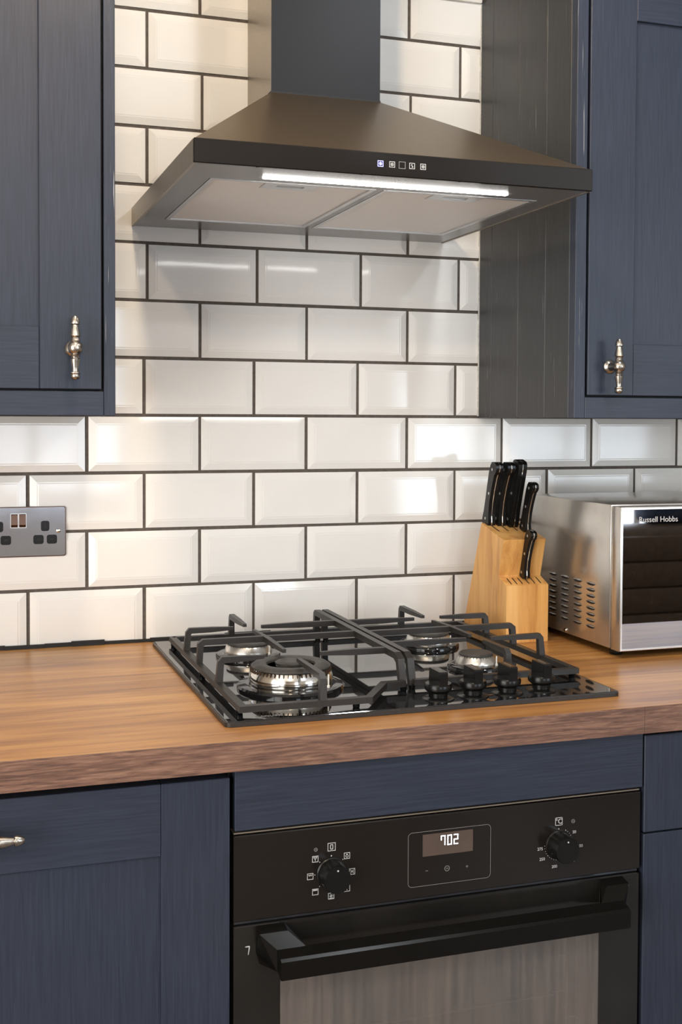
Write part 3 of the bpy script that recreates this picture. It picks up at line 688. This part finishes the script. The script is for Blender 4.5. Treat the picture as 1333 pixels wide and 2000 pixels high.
# control knobs on the hob
for i, (x, y) in enumerate(((.5275, -.5880), (.5820, -.5870), (.6375, -.5855), (.6935, -.5840))):
    bm = bmesh.new(); lathe(bm, [(.0235, .0072), (.0225, .0088), (.0150, .0096), (.0135, .0105), (.0135, .0165), (.0170, .0190), (.0195, .0215), (.0200, .0270), (.0185, .0300), (0, .0300)], (x, y, 0), 'z', 36)
    k = obj('control_knob', bm, plastic, hb, True)
    bm = bmesh.new(); prism(bm, [(-.0200, .0290), (-.0205, .0465), (-.0190, .0490), (.0180, .0490), (.0198, .0300)], 'x', -.0062, .0062); bev_all(bm, .0012)
    bmesh.ops.rotate(bm, verts=bm.verts, cent=(0, 0, 0), matrix=Matrix.Rotation(math.radians(0), 3, 'Z'))
    bmesh.ops.translate(bm, verts=bm.verts, vec=(x, y, 0)); obj('grip', bm, plastic, k)
    bm = bmesh.new(); bx(bm, x-.0006, x+.0006, y-.012, y+.012, .04900, .04925); obj('pointer_mark', bm, dim_print, k)

# ------------------------------------------------------------------ cooker hood
hd = thing('cooker_hood', 'black pyramid chimney cooker hood fixed over the gas hob', 'cooker hood', (.4815, -.25, .744))
A0, A1, YH = .1805, .7820, -.5640
ZB, ZT2, ZC = .744, .7763, .957
CX0, CX1, CY = .3925, .5890, -.170
bm = bmesh.new()
lo = [bm.verts.new(p) for p in ((A0+.0012, -.006, ZT2), (A1-.0012, -.006, ZT2), (A1-.0012, YH+.003, ZT2), (A0+.0012, YH+.003, ZT2))]
hi = [bm.verts.new(p) for p in ((CX0, -.006, ZC), (CX1, -.006, ZC), (CX1, CY, ZC), (CX0, CY, ZC))]
bm.faces.new(lo[::-1]); bm.faces.new(hi)
for i in range(4): bm.faces.new((lo[i], lo[(i+1) % 4], hi[(i+1) % 4], hi[i]))
obj('canopy', bm, hood_top, hd)
box('side_band', A0, A0+.004, YH+.006, -.006, ZB, ZT2, hood_side, hd); box('side_band', A1-.004, A1, YH+.006, -.006, ZB, ZT2, hood_side, hd)
bnd = box('front_band', A0, A1, YH, YH+.0058, ZB, ZT2+.0005, band_m, hd, .0012)
bm = bmesh.new()
bx(bm, A0+.0041, A1-.0041, YH+.0062, -.4640, ZB+.0010, ZB+.010); bx(bm, A0+.0041, A1-.0041, -.0915, -.0062, ZB+.0010, ZB+.010)
bx(bm, A0+.0041, .2235, -.4640, -.0915, ZB+.0010, ZB+.010); bx(bm, .7430, A1-.0041, -.4640, -.0915, ZB+.0010, ZB+.010); bx(bm, .4765, .4875, -.4640, -.0915, ZB+.0010, ZB+.010)
obj('underside', bm, under_m, hd)
for a, c in ((.2245, .4758), (.4882, .7422)):
    y0, y1, f = -.4630, -.0925, .0075
    bm = bmesh.new()
    bx(bm, a, a+f, y0, y1, ZB+.0006, ZB+.009); bx(bm, c-f, c, y0, y1, ZB+.0006, ZB+.009); bx(bm, a+f, c-f, y0, y0+f, ZB+.0006, ZB+.009); bx(bm, a+f, c-f, y1-f, y1, ZB+.0006, ZB+.009)
    fr = obj('filter_frame', bm, silver, hd)
    box('filter_mesh', a+f, c-f, y0+f, y1-f, ZB+.0030, ZB+.0060, filt_m, fr)
    m_ = (a+c)/2
    bm = bmesh.new(); q = .0012
    bx(bm, m_-.041, m_-.021, -.4540, -.4130, ZB+.0014, ZB+.0030); bx(bm, m_+.021, m_+.041, -.4540, -.4130, ZB+.0014, ZB+.0030)
    bx(bm, m_-.021, m_+.021, -.4540, -.4440, ZB+.0014, ZB+.0030); bx(bm, m_-.021, m_+.021, -.4270, -.4130, ZB+.0014, ZB+.0030)
    obj('latch_plate', bm, silver, fr)
    box('latch_slot', m_-.021, m_+.021, -.4440, -.4270, ZB+.0022, ZB+.0029, under_m, fr)
box('light_strip', .2935, .6745, -.5005, -.4915, ZB-.0010, ZB+.0009, led_m, hd, .0003)
ch = box('chimney', CX0, CX1, CY, -.006, ZC, CEIL-.001, chim_m, hd)
box('chimney_side_lit', CX0-.0006, CX0-.00005, CY+.001, -.0065, ZC+.0005, CEIL-.001, hood_side, ch)  # thin sheet whose lighter colour stands for warm light on this face
box('chimney_collar', CX0-.0008, CX1+.0008, CY-.001, -.006, ZC-.0010, ZC+.0022, black_in, ch)
for i, (x, k) in enumerate(((.4447, 'blue'), (.4621, 'n'), (.4772, 'disp'), (.4922, 'n'), (.5090, 'n'))):
    bm = bmesh.new(); h = .0042 if k != 'disp' else .0050; t = .0008; y0, y1, z = YH-.0005, YH-.00005, .7608
    bx(bm, x-h, x+h, y0, y1, z+h-t, z+h); bx(bm, x-h, x+h, y0, y1, z-h, z-h+t); bx(bm, x-h, x-h+t, y0, y1, z-h+t, z+h-t); bx(bm, x+h-t, x+h, y0, y1, z-h+t, z+h-t)
    if k != 'disp':
        for a in range(4 if i != 3 else 2):
            c = Vector((x, (y0+y1)/2, z)); vs = bx(bm, x-.0026, x+.0026, y0, y1, z-.0004, z+.0004); bmesh.ops.rotate(bm, verts=vs, cent=c, matrix=Matrix.Rotation(a*PI/4+PI/4, 3, 'Y'))
    obj('touch_button', bm, blue_m if k == 'blue' else (print_m if k == 'n' else dim_print), bnd)

# ------------------------------------------------------------------ double power socket
so = thing('power_socket', 'polished dark metal double power socket on the tiles at left', 'socket', (-.01, 0, .163))
bm = bmesh.new(); prism(bm, rrect(-.0830, .0630, .1628, .2470, .0035), 'y', -.0088, -.0052); bev_all(bm, .0022, 2, 50); pl = obj('plate', bm, blackchrome, so, True)
bm = bmesh.new(); prism(bm, rrect(-.0846, .0645, .1608, .2486, .004), 'y', -.0072, -.0050); obj('plate_rim', bm, copper_m, so)
for x in (-.0232, -.0095):
    bm = bmesh.new(); prism(bm, rrect(x-.0068, x+.0068, .2118, .2372, .0012), 'y', -.0094, -.0088); s_ = obj('switch_frame', bm, silver, so)
    bm = bmesh.new(); v = [bm.verts.new(p) for p in ((x-.0056, -.0094, .2130), (x+.0056, -.0094, .2130), (x+.0056, -.0094, .2360), (x-.0056, -.0094, .2360), (x-.0056, -.0124, .2175), (x+.0056, -.0124, .2175), (x+.0056, -.0100, .2350), (x-.0056, -.0100, .2350))]
    for f in ((0, 1, 5, 4), (4, 5, 6, 7), (7, 6, 2, 3), (0, 4, 7, 3), (1, 2, 6, 5)): bm.faces.new([v[i] for i in f])
    obj('rocker', bm, copper_m, s_)
for cx in (.0288, -.0490):
    for dx, dz, w_, h_ in ((0, .0135, .0072, .0090), (-.0114, -.0100, .0088, .0080), (.0114, -.0100, .0088, .0080)):
        bm = bmesh.new(); prism(bm, rrect(cx+dx-w_, cx+dx+w_, .2010+dz-h_, .2010+dz+h_, .0040), 'y', -.0092, -.0087); o = obj('pin_insert', bm, plastic, so)
        box('pin_slot', cx+dx-(.0020 if dz > 0 else .0036), cx+dx+(.0020 if dz > 0 else .0036), -.0094, -.0090, .2010+dz-(.0042 if dz > 0 else .0018), .2010+dz+(.0042 if dz > 0 else .0018), black_in, o)
for x in (.0515, -.0715):
    bm = bmesh.new(); lathe(bm, [(.0038, .0088), (.0036, .0098), (.002, .0106), (0, .0108)], (x, 0, .2055), 'y', 16); obj('screw', bm, chrome, so, True)

# ------------------------------------------------------------------ knife block
BX0, BX1 = .8200, .9050
kb = thing('knife_block', 'pale wooden two-tier knife block beside the microwave', 'knife block', (.8625, -.13, 0))
bm = bmesh.new()
prism(bm, [(-.0300, .0002), (-.1830, .0002), (-.1830, .1190), (-.2020, .1860), (-.1080, .2090)], 'x', BX0, BX1)
bev_all(bm, .0018, 2)
obj('tall_block', bm, block_m, kb)
bm = bmesh.new(); prism(bm, [(-.1834, .0002), (-.2140, .0002), (-.2140, .1040), (-.1834, .1165)], 'x', BX0+.0004, BX1-.0004); bev_all(bm, .0016, 2)
obj('front_block', bm, block_m, kb)
# slots cut in the sloping tops
TD = Vector((0, -.094, -.023)).normalized(); TN = Vector((0, TD.z, -TD.y))
def slot(x, yc, zc, D, Nn, ln, wd):
    bm = bmesh.new(); c = Vector((x, yc, zc)); nn = Nn*.0004
    v = [bm.verts.new(c+Vector((sx*wd/2, 0, 0))+D*sd*ln/2+nn) for sx, sd in ((-1, -1), (1, -1), (1, 1), (-1, 1))]
    bm.faces.new(v); obj('slot', bm, slot_m, kb)
for x in (.833, .852, .871, .892): slot(x, -.135, .2026, TD, TN, .045, .0026)
D2 = Vector((0, -.0306, -.0125)).normalized(); N2 = Vector((0, D2.z, -D2.y))
for x in (.8330, .8440, .8550, .8680, .8800, .8920): slot(x, -.1990, .1102, D2, N2, .022, .0022)

def knife(label, x, y0, z0, y1, z1, wide=1.0, hook=True, group='knives in the wooden block'):
    """handle outline drawn in the blade plane; (y0,z0) bolster end, (y1,z1) butt end"""
    t = thing('kitchen_knife', label, 'knife', (x, y0, z0), group)
    a = Vector((0, y0, z0)); d_ = Vector((0, y1-y0, z1-z0)); L_ = d_.length; d_.normalize(); f_ = Vector((0, -d_.z, d_.y))   # towards the front edge
    W_ = .0105*wide
    if hook:
        fr = [(0, 1.0), (.03, 1.4), (.08, 1.38), (.17, .95), (.38, .62), (.58, .66), (.72, .82), (.82, 1.0), (.88, 1.45), (.94, 1.55), (.985, 1.25), (1.0, .8)]
        bk = [(1.0, .1), (.985, -.55), (.92, -.95), (.80, -1.12), (.60, -1.10), (.40, -1.02), (.20, -1.02), (.08, -1.15), (.02, -1.10), (0, -.8)]
    else:
        fr = [(0, .9), (.04, 1.1), (.3, .95), (.6, 1.05), (.9, 1.15), (.97, 1.0), (1.0, .6)]
        bk = [(1.0, -.6), (.97, -1.0), (.9, -1.15), (.6, -1.05), (.3, -.95), (.04, -1.1), (0, -.9)]
    out = [a+d_*(u*L_)+f_*(v*W_) for u, v in fr+bk]
    th = .0150*wide
    bm = bmesh.new()
    for s, e in ((-1, -.0009), (1, .0009)):
        prism(bm, [(p.y, p.z) for p in out], 'x', x+s*th/2, x+e)
    bev_all(bm, .0022, 2, 40)
    h = obj('handle', bm, plastic, t, True)
    bm = bmesh.new(); c0 = sum(out, Vector())/len(out)
    prism(bm, [((p-c0).y*1.01+c0.y, (p-c0).z*1.004+c0.z) for p in out], 'x', x-.00085, x+.00085); obj('tang', bm, chrome, t)
    for u in (.10, .50, .88):
        c = a+d_*(u*L_)-f_*(.05*W_); bm = bmesh.new()
        lathe(bm, [(.0026, -th/2-.0002), (.0026, th/2+.0002)], (x, c.y, c.z), 'x', 12); obj('rivet', bm, silver, h)
    bm = bmesh.new(); w2 = W_*.75; bl = .06*(L_/.13)
    q = [a+f_*w2, a-f_*w2, a-d_*bl-f_*w2*.6, a-d_*bl+f_*w2]
    prism(bm, [(p.y, p.z) for p in q], 'x', x-.0007, x+.0007); obj('blade', bm, blade_m, t)
knife('large black riveted knife, leftmost in the block', .833, -.1090, .2060, -.1452, .3250, 1.0)
knife('large black riveted knife, second from left in the block', .852, -.1150, .2060, -.1555, .3250, 1.0)
knife('straight black handled knife with squared butt, tallest in the block', .872, -.1270, .2050, -.1640, .3280, 1.15, hook=False)
knife('medium black riveted knife sitting in front of the tall ones', .886, -.1550, .1975, -.1870, .2890, .85)
knife('small black paring knife in the lower tier of the block', .868, -.1880, .1160, -.2170, .2040, .82)

# ------------------------------------------------------------------ microwave
MX0, MX1, MZ0, MZ1 = .9400, 1.4000, .0130, .2600
mw = thing('microwave', 'silver microwave with mirrored door beside the knife block', 'microwave', (1.17, -.23, 0))
box('body', MX0, MX1, -.3660, -.0770, MZ0, MZ1, mw_body, mw, .0025, 2, True)
bm = bmesh.new(); 
dd = box('door', MX0+.0015, MX1-.0015, -.3945, -.3672, MZ0-.0010, MZ1-.0025, mw_body, mw, .0018, 2, True)
bm = bmesh.new(); x0, x1, z0, z1, t = MX0+.0030, MX1-.003, MZ0+.0005, MZ1-.0045, .0032
for q in ((x0, x1, z1-t, z1), (x0, x1, z0, z0+t), (x0, x0+t, z0+t, z1-t), (x1-t, x1, z0+t, z1-t)): bx(bm, q[0], q[1], -.3962, -.3945, q[2], q[3], .0003)
obj('bright_trim', bm, mw_trim, dd)
gp = box('mirror_glass', x0+t, x1-t, -.3955, -.3946, z0+t, z1-t, mw_glass, dd)
text_mesh('lettering', 'Russell Hobbs', .0135, print_m, gp, (1.0150, -.3957, .2350), ROT_FRONT)
bm = bmesh.new()   # one louvre: dark slot under a small pressed hood
n = 8; hx = -.0032
top_ = []; bot = []
for i in range(n+1):
    u = -1+2*i/n; yy = u*.0155; zz = .0030*math.sqrt(max(0, 1-u*u)); top_.append((yy, zz)); bot.append((yy, -.0036*max(0, 1-u*u)**.5))
vb = [bm.verts.new((-.0003, y, z)) for y, z in top_]; vm = [bm.verts.new((hx*(1-abs(y/.0155)**3), y, .0012*(1-abs(y/.0155)))) for y, z in top_]; vd = [bm.verts.new((-.0003, y, z)) for y, z in bot]
for i in range(n):
    try: bm.faces.new((vb[i], vb[i+1], vm[i+1], vm[i])).material_index = 0
    except Exception: pass
    try: bm.faces.new((vm[i], vm[i+1], vd[i+1], vd[i])).material_index = 1
    except Exception: pass
lme = bpy.data.meshes.new('vent_louvre'); bm.to_mesh(lme); bm.free(); lme.materials.append(mw_body); lme.materials.append(black_in)
for c, yy in enumerate((-.1672, -.2119, -.2580, -.3035)):
    for r in range(8):
        o = bpy.data.objects.new('vent_louvre', lme); COL.objects.link(o); o.location = (MX0, yy, .1165-r*.0108); place(o, mw)
bm = bmesh.new(); lathe(bm, [(.0042, 0), (.0042, .0014), (.0030, .0026), (0, .0028)], (MX0, -.2172, .0190), 'x', 14)
bmesh.ops.scale(bm, verts=bm.verts, vec=(-1, 1, 1), space=Matrix.Translation((-MX0, 0, 0))); obj('screw', bm, chrome, mw, True)
for x in (MX0+.022, MX1-.03):
    for y in (-.352, -.10):
        bm = bmesh.new(); lathe(bm, [(.011, .0002), (.012, .004), (.012, MZ0+.001), (0, MZ0+.001)], (x, y, 0), 'z', 16); obj('foot', bm, plastic, mw)

# ------------------------------------------------------------------ room behind the camera, seen only in reflections
sf = thing('sofa', 'dark brown sofa with a button-tufted back across the room, mirrored in the microwave', 'sofa', (3.55, -4.1, -ZW))
box('seat', 2.65, 4.45, -4.50, -3.99, -ZW+.12, -ZW+.45, sofa_m, sf, .05, 3, True)
bk = box('backrest', 2.40, 4.70, -3.98, -3.74, -ZW+.10, -.13, sofa_m, sf, .06, 3, True)
for s in (2.44, 4.48): box('armrest', s, s+.18, -4.52, -3.97, -ZW+.1, -.30, sofa_m, sf, .06, 3, True)
for j in range(4):
    pad = box('padded_band', 2.44, 4.66, -3.745, -3.715, -.305-j*.13+.002, -.175-j*.13-.002, sofa_m, bk, .012, 2, True) if j < 4 else None
for i in range(10):
    for j in range(4):
        bm = bmesh.new(); lathe(bm, [(.016, 0), (.014, .008), (0, .011)], (2.55+i*.21+(.105 if j % 2 else 0), -3.714, -.235-j*.13), 'y', 10); obj('button', bm, stud_m, bk, True)
for x, y in ((2.52, -3.84), (4.56, -3.84), (2.56, -4.42), (4.54, -4.42)): box('leg', x-.03, x+.03, y-.03, y+.03, -ZW, -ZW+.12, plastic, sf)
cu = box('cushion', 3.22, 3.74, -3.96, -3.80, -.128, .020, pm('slate_blue_fabric', (0.035, 0.050, 0.085), 0.8), None, .05, 4, True)
tag(cu, 'slate blue cushion lying along the top of the sofa back', 'cushion')
for i, (x, y, p) in enumerate(DOWN):
    t = thing('ceiling_downlight', ('warm ceiling downlight nearest the hob, above the hood', 'whiter ceiling downlight added to brighten the upper right tiles', 'warm ceiling downlight added as fill, farther left behind the camera', 'ceiling downlight added as fill, towards the sofa')[i], 'light', (x, y, CEIL-.012), 'ceiling downlights')
    bm = bmesh.new(); lathe(bm, [(.045, -.0105), (.045, -.001), (.036, -.001), (.030, -.0105)], (x, y, CEIL), 'z', 24); obj('bezel', bm, white_m, t, True)
    bm = bmesh.new(); lathe(bm, [(.030, -.004), (0, -.004)], (x, y, CEIL), 'z', 24); obj('lens', bm, lamp_m, t)
